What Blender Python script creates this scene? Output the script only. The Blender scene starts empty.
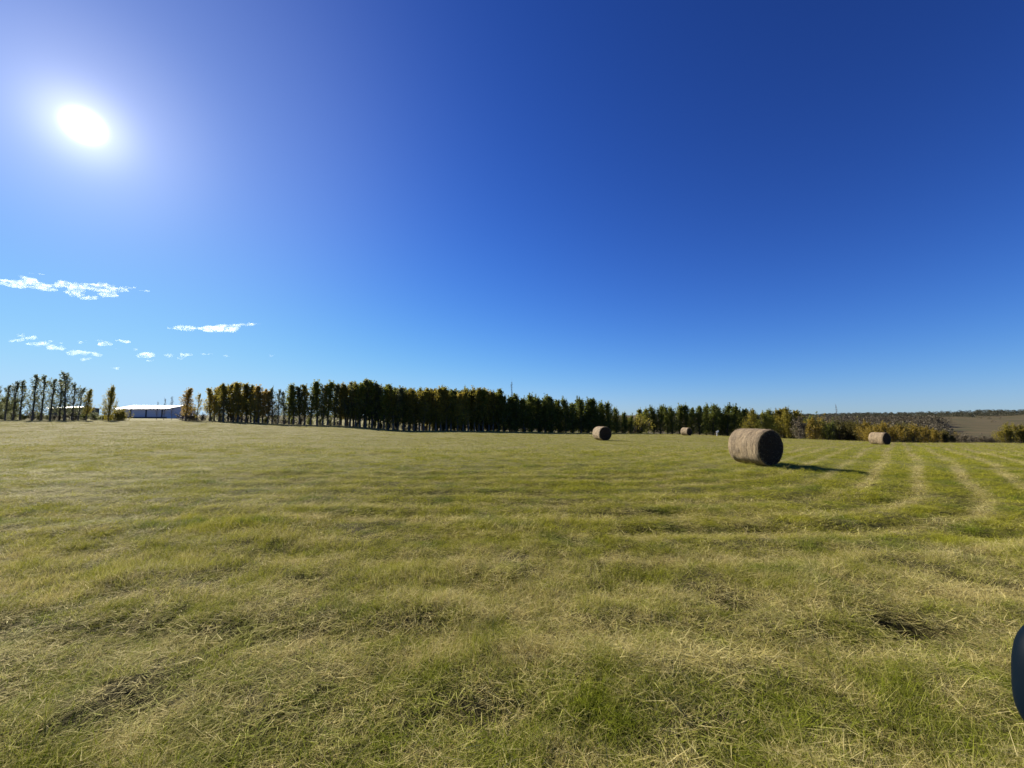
import bpy, bmesh, math, random
import numpy as np
from mathutils import Vector, Matrix, noise as mnoise
R = math.radians
random.seed(7); rng = np.random.default_rng(11)
sc = bpy.context.scene; COL = sc.collection

# ---------------------------------------------------------------- camera, sky, sun, exposure
W, H, F = 1024, 768, 385.0
HOR = 415.0
PITCH = math.atan((HOR-H/2)/F)
CAMZ = 2.0
cam = bpy.data.cameras.new('camera'); camo = bpy.data.objects.new('camera', cam); COL.objects.link(camo)
cam.sensor_fit = 'HORIZONTAL'; cam.sensor_width = 36; cam.lens = F/W*36
cam.clip_start = 0.05; cam.clip_end = 30000
camo.location = (0, 0, CAMZ); camo.rotation_euler = (R(90)+PITCH, 0, 0)
sc.camera = camo
def ray(px, py):
    u, v = (px-W/2)/F, (H/2-py)/F
    return Vector((u, math.cos(PITCH)-v*math.sin(PITCH), math.sin(PITCH)+v*math.cos(PITCH)))
def at(px, py, depth):                    # point seen at (px,py), 'depth' metres north of the camera
    d = ray(px, py); return Vector((0, 0, CAMZ))+d*(depth/d.y)
sund = ray(84, 126).normalized()
SUN_EL = math.asin(sund.z); SUN_AZ = math.atan2(sund.x, sund.y)
sl = bpy.data.lights.new('sun', 'SUN'); sl.energy = 5.0; sl.angle = R(0.55); sl.color = (1, .92, .78)
so = bpy.data.objects.new('sun', sl); COL.objects.link(so)
so.rotation_euler = sund.to_track_quat('Z', 'Y').to_euler()
wd = bpy.data.worlds.new('World'); sc.world = wd; wd.use_nodes = True
nt = wd.node_tree; nt.nodes.clear()
def wn(t, **k):
    n = nt.nodes.new(t)
    for a, b in k.items(): setattr(n, a, b)
    return n
sky = wn('ShaderNodeTexSky', sky_type='NISHITA', sun_disc=False)
sky.sun_elevation = SUN_EL; sky.sun_rotation = SUN_AZ
sky.altitude = 600; sky.air_density = 1.0; sky.dust_density = 0.0; sky.ozone_density = 6.0
EXPO = 1.0; SKYS = 0.05; K_ = SKYS*2**EXPO
def wmath(op, a, b=None):
    n = wn('ShaderNodeMath', operation=op)
    for i, v in enumerate((a, b)):
        if v is None: continue
        if isinstance(v, (int, float)): n.inputs[i].default_value = v
        else: nt.links.new(v, n.inputs[i])
    return n.outputs[0]
# the camera's film response to a very clear, deep blue autumn sky: a contrast curve per channel
ss = wn('ShaderNodeSeparateColor'); nt.links.new(sky.outputs[0], ss.inputs[0]); cc = wn('ShaderNodeCombineColor')
for i, (a_, g_, soft) in enumerate(((2.7, 1.66, .46), (3.25, 1.70, .70), (5.8, 1.85, .94))):
    v = wmath('MULTIPLY', wmath('POWER', wmath('MULTIPLY', ss.outputs[i], .085), g_), a_)
    v = wmath('MULTIPLY', wmath('SUBTRACT', 1.0, wmath('POWER', math.e, wmath('MULTIPLY', v, -1.0/soft))), soft)
    nt.links.new(wmath('MULTIPLY', v, 1/K_), cc.inputs[i])
bg = wn('ShaderNodeBackground'); bg.inputs[1].default_value = SKYS
nt.links.new(cc.outputs[0], bg.inputs[0])
# the sun's disc and the bright aureole of forward-scattered light round it
tc = wn('ShaderNodeTexCoord'); dot = wn('ShaderNodeVectorMath', operation='DOT_PRODUCT')
dot.inputs[1].default_value = sund; nt.links.new(tc.outputs['Generated'], dot.inputs[0])
mx = wn('ShaderNodeMath', operation='MAXIMUM'); nt.links.new(dot.outputs['Value'], mx.inputs[0]); mx.inputs[1].default_value = 0
last = bg.outputs[0]
for p, s, c in ((13000, 9.0, (1, .97, .92)), (900, .26, (1, .97, .92)), (120, .13, (1, .93, .75)), (13, .085, (.95, 1, .68))):
    pw = wn('ShaderNodeMath', operation='POWER'); nt.links.new(mx.outputs[0], pw.inputs[0]); pw.inputs[1].default_value = p
    ml = wn('ShaderNodeMath', operation='MULTIPLY'); nt.links.new(pw.outputs[0], ml.inputs[0]); ml.inputs[1].default_value = s
    b2 = wn('ShaderNodeBackground'); b2.inputs[0].default_value = (*c, 1); nt.links.new(ml.outputs[0], b2.inputs[1])
    ad = wn('ShaderNodeAddShader'); nt.links.new(last, ad.inputs[0]); nt.links.new(b2.outputs[0], ad.inputs[1]); last = ad.outputs[0]
wo = wn('ShaderNodeOutputWorld'); nt.links.new(last, wo.inputs[0])
sc.view_settings.view_transform = 'Standard'; sc.view_settings.look = 'None'
sc.view_settings.exposure = EXPO; sc.view_settings.gamma = 1
sc.render.resolution_x = W; sc.render.resolution_y = H
sc.cycles.volume_bounces = 3; sc.cycles.transparent_max_bounces = 12

# ---------------------------------------------------------------- helpers
def tag(o, label=None, cat=None, group=None, kind=None):
    if label: o['label'] = label
    if cat: o['category'] = cat
    if group: o['group'] = group
    if kind: o['kind'] = kind
    return o
def empty(name, loc, rz=0):
    o = bpy.data.objects.new(name, None); COL.objects.link(o); o.location = loc; o.rotation_euler = (0, 0, rz)
    o.empty_display_size = .3; return o
def link(name, me, mat, parent=None):
    o = bpy.data.objects.new(name, me); COL.objects.link(o)
    if mat and not me.materials: me.materials.append(mat)
    if parent: o.parent = parent
    return o
def mesh_np(name, co, faces, smooth=False):
    me = bpy.data.meshes.new(name); me.from_pydata([tuple(c) for c in co], [], faces); me.update()
    if smooth: me.polygons.foreach_set('use_smooth', [True]*len(me.polygons))
    return me
def tri_mesh(name, co, loops, sizes):     # fast path
    me = bpy.data.meshes.new(name); co = np.asarray(co, dtype=np.float32); loops = np.asarray(loops, dtype=np.int32); sizes = np.asarray(sizes, dtype=np.int32)
    me.vertices.add(len(co)); me.vertices.foreach_set('co', co.ravel())
    me.loops.add(len(loops)); me.loops.foreach_set('vertex_index', loops)
    me.polygons.add(len(sizes)); st = np.concatenate([[0], np.cumsum(sizes)[:-1]]).astype(np.int32)
    me.polygons.foreach_set('loop_start', st); me.polygons.foreach_set('loop_total', sizes)
    me.update(calc_edges=True); me.validate(); return me
# value noise on the plane, vectorised
def vnoise(x, y, seed=0):
    x = np.asarray(x, float); y = np.asarray(y, float)
    xi = np.floor(x).astype(np.int64); yi = np.floor(y).astype(np.int64); fx = x-xi; fy = y-yi
    fx = fx*fx*(3-2*fx); fy = fy*fy*(3-2*fy)
    def h(a, b):
        n = (a*374761393+b*668265263+seed*974634777) & 0x7fffffff
        n = ((n ^ (n >> 13))*1274126177) & 0x7fffffff
        return ((n ^ (n >> 16)) & 0xffff)/65535.0
    return (h(xi, yi)*(1-fx)+h(xi+1, yi)*fx)*(1-fy)+(h(xi, yi+1)*(1-fx)+h(xi+1, yi+1)*fx)*fy
def fbm(x, y, seed=0, o=3):
    s = 0; a = .5; t = 0
    for i in range(o): s = s+a*vnoise(x*2**i, y*2**i, seed+i*7); t += a; a *= .5
    return s/t

# ---------------------------------------------------------------- terrain height
PXC = [-150, 0, 200, 320, 420, 600, 690, 760, 880, 1024, 1200]
DEP = [0, 10, 17, 30, 45, 60, 75, 100, 150, 300, 500, 700, 900, 1200, 2500, 8000]
TAB = {-150: [0, 0, .05, .3, .6, .9, 1.15, 1.2, 1.1, .6, 0, 0, 0, 0, 0, -5],
       0:   [0, 0, .05, .3, .6, .9, 1.15, 1.2, 1.1, .6, 0, 0, 0, 0, 0, -5],
       200: [0, 0, .05, .2, .45, .7, .9, .9, .7, .3, -1, -1, -1, -1, -1, -5],
       320: [0, 0, .0, .0, -.05, 0, .05, 0, -.5, -1.5, -3, -4, -4, -4, -4, -5],
       420: [0, 0, -.05, -.25, -.5, -.8, -1.1, -1.5, -2, -4, -7, -8, -8, -8, -8, -5],
       600: [0, 0, -.05, -.3, -.8, -1.3, -1.7, -2.5, -4, -9, -12, -10, -6, -6, -6, -5],
       690: [0, 0, -.03, -.35, -.9, -1.4, -1.85, -3.1, -6, -14, -12, -6, 0, 0, -3, -5],
       760: [0, 0, 0, -.4, -1.2, -1.8, -2.4, -3.9, -8, -17, -12, -7, -3, -3, -3, -5],
       880: [0, 0, 0, -.55, -1.5, -2.15, -3.3, -5.5, -10, -18, -12, -6.5, 0, 0, -3, -5],
       1024: [0, 0, 0, -.7, -1.7, -2.35, -3.6, -6, -10, -18, -11, -4.5, 6, 5, -3, -5],
       1200: [0, 0, 0, -.7, -1.7, -2.35, -3.6, -6, -10, -18, -11, -4, 5, 4, -3, -5]}
AZC = np.array([math.atan((p-512)/F) for p in PXC])
_rg = np.linspace(0, math.log(1+9000), 160); _rad = np.exp(_rg)-1
_T = np.array([np.interp(_rad*math.cos(a), DEP, TAB[p]) for a, p in zip(AZC, PXC)])
for i in range(len(_T)):
    k = np.array([1, 2, 3, 2, 1])/9; p_ = np.pad(_T[i], 2, mode='edge'); _T[i] = np.convolve(p_, k, 'valid')
def base_h(x, y):
    r = np.hypot(x, y); az = np.arctan2(x, y)
    ai = np.interp(az, AZC, np.arange(len(AZC))); i0 = np.clip(np.floor(ai).astype(int), 0, len(AZC)-2); f = ai-i0; f = f*f*(3-2*f)
    ri = np.clip(np.log1p(r)/_rg[1], 0, 158.999); j0 = ri.astype(int); g = ri-j0
    v = (_T[i0, j0]*(1-g)+_T[i0, j0+1]*g)*(1-f)+(_T[i0+1, j0]*(1-g)+_T[i0+1, j0+1]*g)*f
    back = np.clip((np.abs(az)-1.2)/.8, 0, 1)
    return v*(1-back)
def swath(x, y):                           # distance coordinate across the mower's rounds
    a = -y; b = (x-y-11.4)/math.sqrt(2); k = 3.5
    h = np.clip(.5+.5*(a-b)/k, 0, 1)
    return b*(1-h)+a*h+k*h*(1-h)
HOLES = [(at(905, 620, 3.85), .27, .20, .19), (at(735, 602, 4.25), .30, .19, .15), (at(130, 708, 2.85), .26, .16, .07), (at(455, 715, 2.7), .25, .2, .06), (at(985, 535, 6.7), .9, .16, .06)]
def micro_h(x, y):
    fade = np.clip(1-np.hypot(x, y)/90, 0, 1)
    s = swath(x, y)
    v = .05*(fbm(x*.9, y*.9, 3)-.5)*2+.045*(fbm(x*2.1, y*2.4, 13, 2)-.5)*2+.05*(fbm(x*.25, y*.25, 9)-.5)*2+.022*(fbm(x*4, y*4, 21, 2)-.5)*2
    v = v+.03*np.clip(y/12, .35, 1)*np.sin(s*2*math.pi/1.05+2*fbm(x*.15, y*.15, 5))
    # ruts left by the wheels, broken up along their length
    rut = np.maximum(0, np.cos(s*2*math.pi/3.1+1.2))**10*np.clip((fbm(x*.35, y*.9, 33)-.45)*5, 0, 1)
    v = v-.06*rut
    for c, rx, ry, d in HOLES:
        q = ((x-c.x)/rx)**2+((y-c.y)/ry)**2
        v = v-d*np.exp(-q**2)
    return v*fade
def gh(x, y): return base_h(x, y)+micro_h(x, y)
def g1(x, y): return float(gh(np.array([x], float), np.array([y], float))[0])
def gpt(px, depth):                        # point of the ground in column px
    x = (px-512)/F*depth; return x, depth, g1(x, depth)

# ---------------------------------------------------------------- material helpers
class M:
    def __init__(s, name):
        s.m = bpy.data.materials.new(name); s.m.use_nodes = True; s.t = s.m.node_tree; s.t.nodes.clear()
        s.out = s.n('ShaderNodeOutputMaterial')
    def n(s, t, **k):
        n = s.t.nodes.new(t)
        for a, b in k.items(): setattr(n, a, b)
        return n
    def l(s, a, b): s.t.links.new(a, b)
    def inp(s, n, i, v):
        if v is None: return
        if isinstance(v, bpy.types.NodeSocket): s.l(v, n.inputs[i])
        else: n.inputs[i].default_value = v
    def math(s, op, a, b=None, c=None, clamp=False):
        n = s.n('ShaderNodeMath', operation=op, use_clamp=clamp)
        s.inp(n, 0, a); s.inp(n, 1, b); s.inp(n, 2, c); return n.outputs[0]
    def mix(s, f, a, b, mode='MIX'):
        n = s.n('ShaderNodeMix', data_type='RGBA', blend_type=mode)
        s.inp(n, 0, f); s.inp(n, 6, (*a, 1) if isinstance(a, tuple) and len(a) == 3 else a); s.inp(n, 7, (*b, 1) if isinstance(b, tuple) and len(b) == 3 else b); return n.outputs[2]
    def noise(s, vec, scale, detail=3, rough=.55, dist=0):
        n = s.n('ShaderNodeTexNoise'); s.inp(n, 'Vector', vec); n.inputs['Scale'].default_value = scale
        n.inputs['Detail'].default_value = detail; n.inputs['Roughness'].default_value = rough; n.inputs['Distortion'].default_value = dist; return n.outputs[0]
    def ramp(s, f, pts):
        n = s.n('ShaderNodeValToRGB'); s.l(f, n.inputs[0]); e = n.color_ramp.elements
        while len(e) < len(pts): e.new(.5)
        for q, (p, c) in zip(e, pts):
            q.position = p; q.color = (c, c, c, 1) if not isinstance(c, tuple) else (*c, 1)
        return n.outputs[0]
    def scale(s, vec, v):
        n = s.n('ShaderNodeVectorMath', operation='MULTIPLY'); s.l(vec, n.inputs[0]); n.inputs[1].default_value = v; return n.outputs[0]
    def pbsdf(s, col, rough=.8, spec=.3, bump=None, bd=.02, bs=.5):
        b = s.n('ShaderNodeBsdfPrincipled'); s.inp(b, 'Base Color', (*col, 1) if isinstance(col, tuple) else col)
        s.inp(b, 'Roughness', rough); b.inputs['Specular IOR Level'].default_value = spec
        if bump is not None:
            n = s.n('ShaderNodeBump'); n.inputs['Distance'].default_value = bd; n.inputs['Strength'].default_value = bs; s.l(bump, n.inputs['Height']); s.l(n.outputs[0], b.inputs['Normal'])
        return b
    def done(s, sh): s.l(sh, s.out.inputs[0]); return s.m
    def foliage(s, col, trans=.4, rough=.5, tcol=None, spec=.25):
        b = s.pbsdf(col, rough, spec); t = s.n('ShaderNodeBsdfTranslucent'); s.inp(t, 0, tcol if tcol is not None else col)
        x = s.n('ShaderNodeMixShader'); x.inputs[0].default_value = trans; s.l(b.outputs[0], x.inputs[1]); s.l(t.outputs[0], x.inputs[2])
        return s.done(x.outputs[0])
def field_dry(m):
    """how dry the grass is at a point of the field: (dryness 0..1, bare soil 0..1)"""
    pos = m.n('ShaderNodeNewGeometry').outputs['Position']
    sep = m.n('ShaderNodeSeparateXYZ'); m.l(pos, sep.inputs[0]); X, Y = sep.outputs[0], sep.outputs[1]
    a = m.math('MULTIPLY', Y, -1.0)
    b = m.math('MULTIPLY', m.math('SUBTRACT', m.math('SUBTRACT', X, Y), 11.4), .7071)
    h = m.math('ADD', m.math('MULTIPLY', m.math('SUBTRACT', a, b), .5/3.5), .5, clamp=True)
    ih = m.math('SUBTRACT', 1.0, h)
    s = m.math('ADD', m.math('ADD', m.math('MULTIPLY', b, ih), m.math('MULTIPLY', a, h)), m.math('MULTIPLY', m.math('MULTIPLY', h, ih), 3.5))
    wob = m.math('MULTIPLY', m.noise(m.scale(pos, (1, 1, 0)), .07, 2), 7.0)
    ph = m.math('ADD', m.math('MULTIPLY', s, 2*math.pi/1.05), wob)
    st = m.math('SUBTRACT', m.math('MULTIPLY', m.math('POWER', m.math('MULTIPLY_ADD', m.math('SINE', ph), .5, .5), 2.2), 2.0), .8)
    # broad rounds of different width
    st2 = m.math('SINE', m.math('ADD', m.math('MULTIPLY', s, 2*math.pi/4.1), m.math('MULTIPLY', wob, .6)))
    flat = m.scale(pos, (1, 1, 0))
    brk = m.ramp(m.noise(m.scale(pos, (.35, 1, 0)), .5, 3), [(.35, .1), (.65, 1.0)])
    rightw = m.ramp(m.math('ADD', m.math('MULTIPLY', m.math('SUBTRACT', X, m.math('MULTIPLY', Y, .25)), .05), .45, clamp=True), [(.3, .7), (.8, 1.0)])
    nearw = m.ramp(m.math('MULTIPLY', Y, .01, clamp=True), [(.045, .28), (.12, 1.0)])
    stripes = m.math('MULTIPLY', m.math('MULTIPLY', m.math('MULTIPLY', st, brk), rightw), nearw)
    reg = m.ramp(m.math('MULTIPLY', Y, .01, clamp=True), [(0, .36), (.025, .34), (.04, .44), (.06, .40), (.09, .22), (.15, .16), (.20, .30), (.28, .38), (.40, .42), (.75, .50)])
    left = m.math('MULTIPLY', m.ramp(m.math('ADD', m.math('MULTIPLY', X, -.02), .0, clamp=True), [(0, 0.), (.7, 1.)]), .12)
    n1 = m.math('SUBTRACT', m.noise(flat, .35, 4, .6), .5)
    n2 = m.math('SUBTRACT', m.noise(flat, 2.3, 4, .6), .5)
    d = m.math('ADD', reg, left)
    d = m.math('MULTIPLY_ADD', n1, .7, d)
    d = m.math('MULTIPLY_ADD', n2, 1.25, d)
    d = m.math('MULTIPLY_ADD', stripes, .50, d)
    d = m.math('MULTIPLY_ADD', st2, .05, d, clamp=True)
    return d, flat, pos, stripes

# ---------------------------------------------------------------- ground
def ground_mat():
    m = M('mown_field'); d, flat, pos, st = field_dry(m)
    fine = m.noise(flat, 38, 5, .75); mid = m.noise(m.scale(pos, (1, 2.2, 0)), 6, 5, .7)
    c = m.mix(d, (.20, .20, .028), (.34, .285, .13))
    c = m.mix(m.ramp(mid, [(.3, 1.), (.62, 0.)]), c, (.08, .078, .022))
    c = m.mix(m.math('MULTIPLY', m.ramp(fine, [(.45, 0.), (.75, 1.)]), .5), c, (.50, .42, .2))
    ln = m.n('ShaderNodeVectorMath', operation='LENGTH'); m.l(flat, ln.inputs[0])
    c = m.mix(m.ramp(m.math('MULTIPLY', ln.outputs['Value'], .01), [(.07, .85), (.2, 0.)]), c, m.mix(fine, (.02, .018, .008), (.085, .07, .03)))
    hh = m.math('ADD', fine, m.math('MULTIPLY', mid, 2.0))
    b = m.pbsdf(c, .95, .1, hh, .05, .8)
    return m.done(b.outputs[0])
def near_soil_mat():
    m = M('thatch_soil'); d, flat, pos, st = field_dry(m)
    c = m.mix(m.noise(flat, 25, 5, .7), (.035, .028, .016), (.12, .10, .05))
    c = m.mix(m.math('MULTIPLY', m.ramp(m.noise(flat, 90, 3), [(.5, 0.), (.7, 1.)]), .35), c, (.25, .2, .1))
    return m.done(m.pbsdf(c, .95, .1, m.noise(flat, 60, 4), .03, .8).outputs[0])
def pasture_mat():
    m = M('brown_pasture'); g = m.n('ShaderNodeNewGeometry').outputs['Position']
    c = m.mix(m.noise(m.scale(g, (1, 3, 0)), .012, 5, .6), (.07, .058, .030), (.145, .112, .055))
    c = m.mix(m.ramp(m.noise(g, .03, 5, .7), [(.48, 0.), (.6, 1.)]), c, (.07, .066, .028))
    return m.done(m.pbsdf(c, .95, .1).outputs[0])
N = 660
t = np.linspace(-1, 1, N); kx = 8.5
ax = np.sinh(t*kx)/math.sinh(kx)*9000
gx, gy = np.meshgrid(ax, ax+4.0)
z = gh(gx, gy)
gx0, gy0 = gx, gy
co = np.stack([gx.ravel(), gy.ravel(), z.ravel()], 1)
ii = np.arange(N*N).reshape(N, N)
q = np.stack([ii[:-1, :-1], ii[:-1, 1:], ii[1:, 1:], ii[1:, :-1]], -1).reshape(-1, 4)
me = tri_mesh('ground', co, q.ravel(), np.full(len(q), 4))
cx = gx[:-1, :-1].ravel(); cy = gy[:-1, :-1].ravel(); rr = np.hypot(cx, cy)
edge_px = np.interp(np.arctan2(cx, np.maximum(cy, 1e-3)), AZC, [90, 90, 84, 80, 82, 100, 112, 95, 62, 62, 62])
mi = np.where((cy > edge_px) & (cx/np.maximum(cy, 1) > -.25), 1, 0); mi[rr > 400] = 1
me.materials.append(ground_mat()); me.materials.append(pasture_mat())
me.polygons.foreach_set('material_index', mi.astype(np.int32)); me.polygons.foreach_set('use_smooth', [True]*len(me.polygons))
tag(link('ground', me, None), kind='structure')

# ---------------------------------------------------------------- grass
def grass_mat():
    m = M('grass_blades'); d, flat, pos, st = field_dry(m)
    at_ = m.n('ShaderNodeAttribute'); at_.attribute_name = 'rnd'; at_.attribute_type = 'GEOMETRY'
    sp = m.n('ShaderNodeSeparateColor'); m.l(at_.outputs['Color'], sp.inputs[0])
    r1, r2 = sp.outputs[0], sp.outputs[1]
    dd = m.math('ADD', d, m.math('MULTIPLY', m.math('SUBTRACT', r1, .5), .75), clamp=True)
    green = m.mix(r2, (.21, .22, .014), (.43, .40, .04))
    lush = m.ramp(m.noise(flat, .9, 3, .6), [(.50, 0.), (.62, 1.)])
    yn = m.n('ShaderNodeSeparateXYZ'); m.l(pos, yn.inputs[0])
    verge = m.ramp(m.math('MULTIPLY', yn.outputs[1], .01, clamp=True), [(.028, .62), (.07, .12)])
    green = m.mix(m.math('MAXIMUM', m.math('MULTIPLY', lush, .8), verge), green, m.mix(r2, (.07, .115, .008), (.19, .25, .022)))
    straw = m.mix(r2, (.40, .32, .10), (.74, .65, .30))
    ys = m.n('ShaderNodeSeparateXYZ'); m.l(pos, ys.inputs[0])
    straw = m.mix(m.ramp(m.math('MULTIPLY', ys.outputs[1], .01), [(.14, 0.), (.34, .85)]), straw, m.mix(r2, (.20, .165, .07), (.34, .29, .14)))
    c = m.mix(m.ramp(dd, [(.25, 0.), (.75, 1.)]), green, straw)
    return m.foliage(c, .36, .7, None, .04)
GM = grass_mat()
def tuft(name, n, rad, h0, h1, w, lean, flatp, seed):
    r = np.random.default_rng(seed); co = []; lp = []; sz = []; cr = []
    for i in range(n):
        a = r.uniform(0, 2*math.pi); q = rad*math.sqrt(r.random()); bx, by = q*math.cos(a), q*math.sin(a)
        L = r.uniform(h0, h1); az = r.uniform(0, 2*math.pi)
        flat = r.random() < flatp
        dx, dy = math.cos(az), math.sin(az)
        if not flat: dx += .35; dy += .1
        l0 = r.uniform(.1, lean) if not flat else r.uniform(1.05, 1.5)
        curl = r.uniform(.1, .8) if not flat else r.uniform(-.3, .3)
        ww = w*r.uniform(.6, 1.3); sa = r.uniform(0, math.pi); sx, sy = math.cos(sa), math.sin(sa)
        p = np.array([bx, by, -.01 if not flat else r.uniform(.0, h0*.7)]); b = len(co); th = l0; K = 3
        for k in range(K+1):
            wk = ww*(1-.85*(k/K)**1.6)
            co.append((p[0]-sx*wk/2, p[1]-sy*wk/2, p[2])); co.append((p[0]+sx*wk/2, p[1]+sy*wk/2, p[2]))
            st = L/K; n_ = math.hypot(dx, dy) or 1
            p = p+np.array([math.sin(th)*dx/n_*st, math.sin(th)*dy/n_*st, math.cos(th)*st]); th += curl/K
        for k in range(K):
            lp += [b+2*k, b+2*k+1, b+2*k+3, b+2*k+2]; sz.append(4)
        c1 = min(1, r.random()*.8+(.35 if flat else 0)); c2 = r.random(); cr += [(c1, c2, 0, 1)]*(2*K+2)
    co = np.array(co); co[:, 2] = np.maximum(co[:, 2], -.02)
    me = tri_mesh(name, co, lp, sz)
    at_ = me.color_attributes.new('rnd', 'FLOAT_COLOR', 'POINT'); at_.data.foreach_set('color', np.array(cr, dtype=np.float32).ravel())
    me.materials.append(GM); o = bpy.data.objects.new(name, me); return o
def instancer(name, protos, X, Y, scl, idx, label, tiltamt=.12, zoff=0):
    pc = bpy.data.collections.new(name+'_kinds')
    for i, p in enumerate(protos): p.name = f'blade_{i:02d}_{name}'; pc.objects.link(p)
    n = len(X); Z = gh(X, Y)+zoff
    me = bpy.data.meshes.new(name); me.vertices.add(n); me.vertices.foreach_set('co', np.stack([X, Y, Z], 1).astype(np.float32).ravel())
    rot = np.stack([rng.normal(0, tiltamt, n), rng.normal(0, tiltamt, n), rng.normal(0, .55, n)], 1).astype(np.float32)
    a = me.attributes.new('rot', 'FLOAT_VECTOR', 'POINT'); a.data.foreach_set('vector', rot.ravel())
    a = me.attributes.new('scl', 'FLOAT_VECTOR', 'POINT'); a.data.foreach_set('vector', scl.astype(np.float32).ravel())
    a = me.attributes.new('idx', 'INT', 'POINT'); a.data.foreach_set('value', idx.astype(np.int32))
    o = link(name, me, None); tag(o, label, 'grass', None, 'stuff')
    ng = bpy.data.node_groups.new(name+'_scatter', 'GeometryNodeTree')
    ng.interface.new_socket('Geometry', in_out='INPUT', socket_type='NodeSocketGeometry')
    ng.interface.new_socket('Geometry', in_out='OUTPUT', socket_type='NodeSocketGeometry')
    gi = ng.nodes.new('NodeGroupInput'); go = ng.nodes.new('NodeGroupOutput')
    ip = ng.nodes.new('GeometryNodeInstanceOnPoints'); ci = ng.nodes.new('GeometryNodeCollectionInfo')
    ci.inputs['Collection'].default_value = pc; ci.inputs['Separate Children'].default_value = True; ci.inputs['Reset Children'].default_value = True
    def na(nm, ty):
        q = ng.nodes.new('GeometryNodeInputNamedAttribute'); q.data_type = ty; q.inputs['Name'].default_value = nm; return q.outputs['Attribute']
    L = ng.links.new
    L(gi.outputs[0], ip.inputs['Points']); L(ci.outputs[0], ip.inputs['Instance']); ip.inputs['Pick Instance'].default_value = True
    L(na('idx', 'INT'), ip.inputs['Instance Index']); L(na('rot', 'FLOAT_VECTOR'), ip.inputs['Rotation']); L(na('scl', 'FLOAT_VECTOR'), ip.inputs['Scale'])
    L(ip.outputs[0], go.inputs[0])
    md = o.modifiers.new('scatter', 'NODES'); md.node_group = ng
    return o
def scatter(n, d0, d1, power=1.0):
    # denser near the camera; wide enough to hold when looked at from a step aside
    u = rng.random(n); d = (d0**(2-power)+(d1**(2-power)-d0**(2-power))*u)**(1/(2-power)) if power != 2 else d0*(d1/d0)**u
    hw = 1.45*d+2.0
    x = rng.uniform(-1, 1, n)*hw
    return x, d
def grass_layer(name, protos, nt_, n, d0, d1, label, hmin, hmax, power, tilt):
    X, Y = scatter(n, d0, d1, power)
    keep = np.ones(n, bool)
    s = swath(X, Y)
    rut = np.maximum(0, np.cos(s*2*math.pi/3.1+1.2))**6*np.clip((fbm(X*.35, Y*.9, 33)-.42)*5, 0, 1)
    for c, rx, ry, d in HOLES:
        q = ((X-c.x)/(rx*.95))**2+((Y-c.y)/(ry*.95))**2
        keep &= (q > 1.6) | (rng.random(n) < .06)
    thin = fbm(X*1.3, Y*1.3, 51)
    keep &= rng.random(n) < np.clip(.45+2.6*(thin-.40), .30, 1)*(1-.55*rut)
    lim = np.interp(np.arctan2(X, Y), AZC, [74, 74, 72, 73, 74, 92, 104, 90, 62, 62, 62]); keep &= Y < lim
    X, Y = X[keep], Y[keep]; rut = rut[keep]
    hv = fbm(X*.8, Y*.8, 61); hv2 = fbm(X*3.1, Y*3.1, 71, 2)
    hs = (hmin+(hmax-hmin)*np.clip((hv-.25)*1.7, 0, 1))*(.65+.7*hv2)*(1-.45*rut)
    hs *= np.interp(Y, [0, 5, 9, 30], [1.0, .95, .75, .62])
    for c, rx, ry, d in HOLES: hs *= np.where(((X-c.x)/(rx*2))**2+((Y-c.y)/(ry*2))**2 < 1, .5, 1)
    wd_ = .8+.5*rng.random(len(X))
    # laid-over patches: the flat kinds sit at the end of the list
    lay = fbm(X*.55+3, Y*1.1, 81)
    isflat = rng.random(len(X)) < np.clip((lay-.40)*3.4, .12, .85)+.4*rut
    idx = np.where(isflat, nt_+rng.integers(0, len(protos)-nt_, len(X)), rng.integers(0, nt_, len(X)))
    return instancer(name, protos, X, Y, np.stack([wd_, wd_, hs], 1), idx, label, tilt)
pN = [tuft('b', 46, .13, .05, .15, .0034, .8, .12, 10+i) for i in range(5)]+[tuft('b', 46, .15, .07, .18, .0032, 1.2, .75, 30+i) for i in range(4)]
pM = [tuft('b', 44, .26, .06, .15, .008, .8, .12, 50+i) for i in range(4)]+[tuft('b', 40, .28, .10, .22, .008, 1.2, .75, 60+i) for i in range(3)]
pF = [tuft('b', 60, .75, .06, .13, .02, .9, .15, 70+i) for i in range(3)]+[tuft('b', 50, .8, .10, .2, .02, 1.2, .8, 80+i) for i in range(3)]
grass_layer('roadside_grass', pN, 5, 21000, 1.2, 8.5, 'long tangled half dry grass in the foreground by the road', .45, 1.25, 1.2, .2)
grass_layer('meadow_grass', pM, 4, 26000, 6.5, 24, 'short mown green and straw grass across the middle of the field', .4, .95, 1.0, .14)
grass_layer('stubble_grass', pF, 3, 34000, 20, 104, 'short mown stubble grass of the far field up to the trees', .6, 1.2, 1.0, .06)

# dead matted stalks lying under the standing grass, everywhere
pT = [tuft('b', 60, .20, .04, .13, .0045, 1.3, 1.0, 90+i) for i in range(3)]
tx, ty = scatter(13000, 1.2, 14, 1.1); k_ = np.ones(len(tx), bool)
for c, rx, ry, d in HOLES[:2]: k_ &= ((tx-c.x)/rx)**2+((ty-c.y)/ry)**2 > 1.9
tx, ty = tx[k_], ty[k_]; hs_ = rng.uniform(.15, .5, len(tx)); ws_ = rng.uniform(.8, 1.5, len(tx))*np.interp(ty, [0, 6, 15], [1, 1.2, 2])
instancer('matted_grass', pT, tx, ty, np.stack([ws_, ws_, hs_], 1), rng.integers(0, 3, len(tx)), 'dead matted stalks lying under the standing grass near the road', .08)

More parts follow.
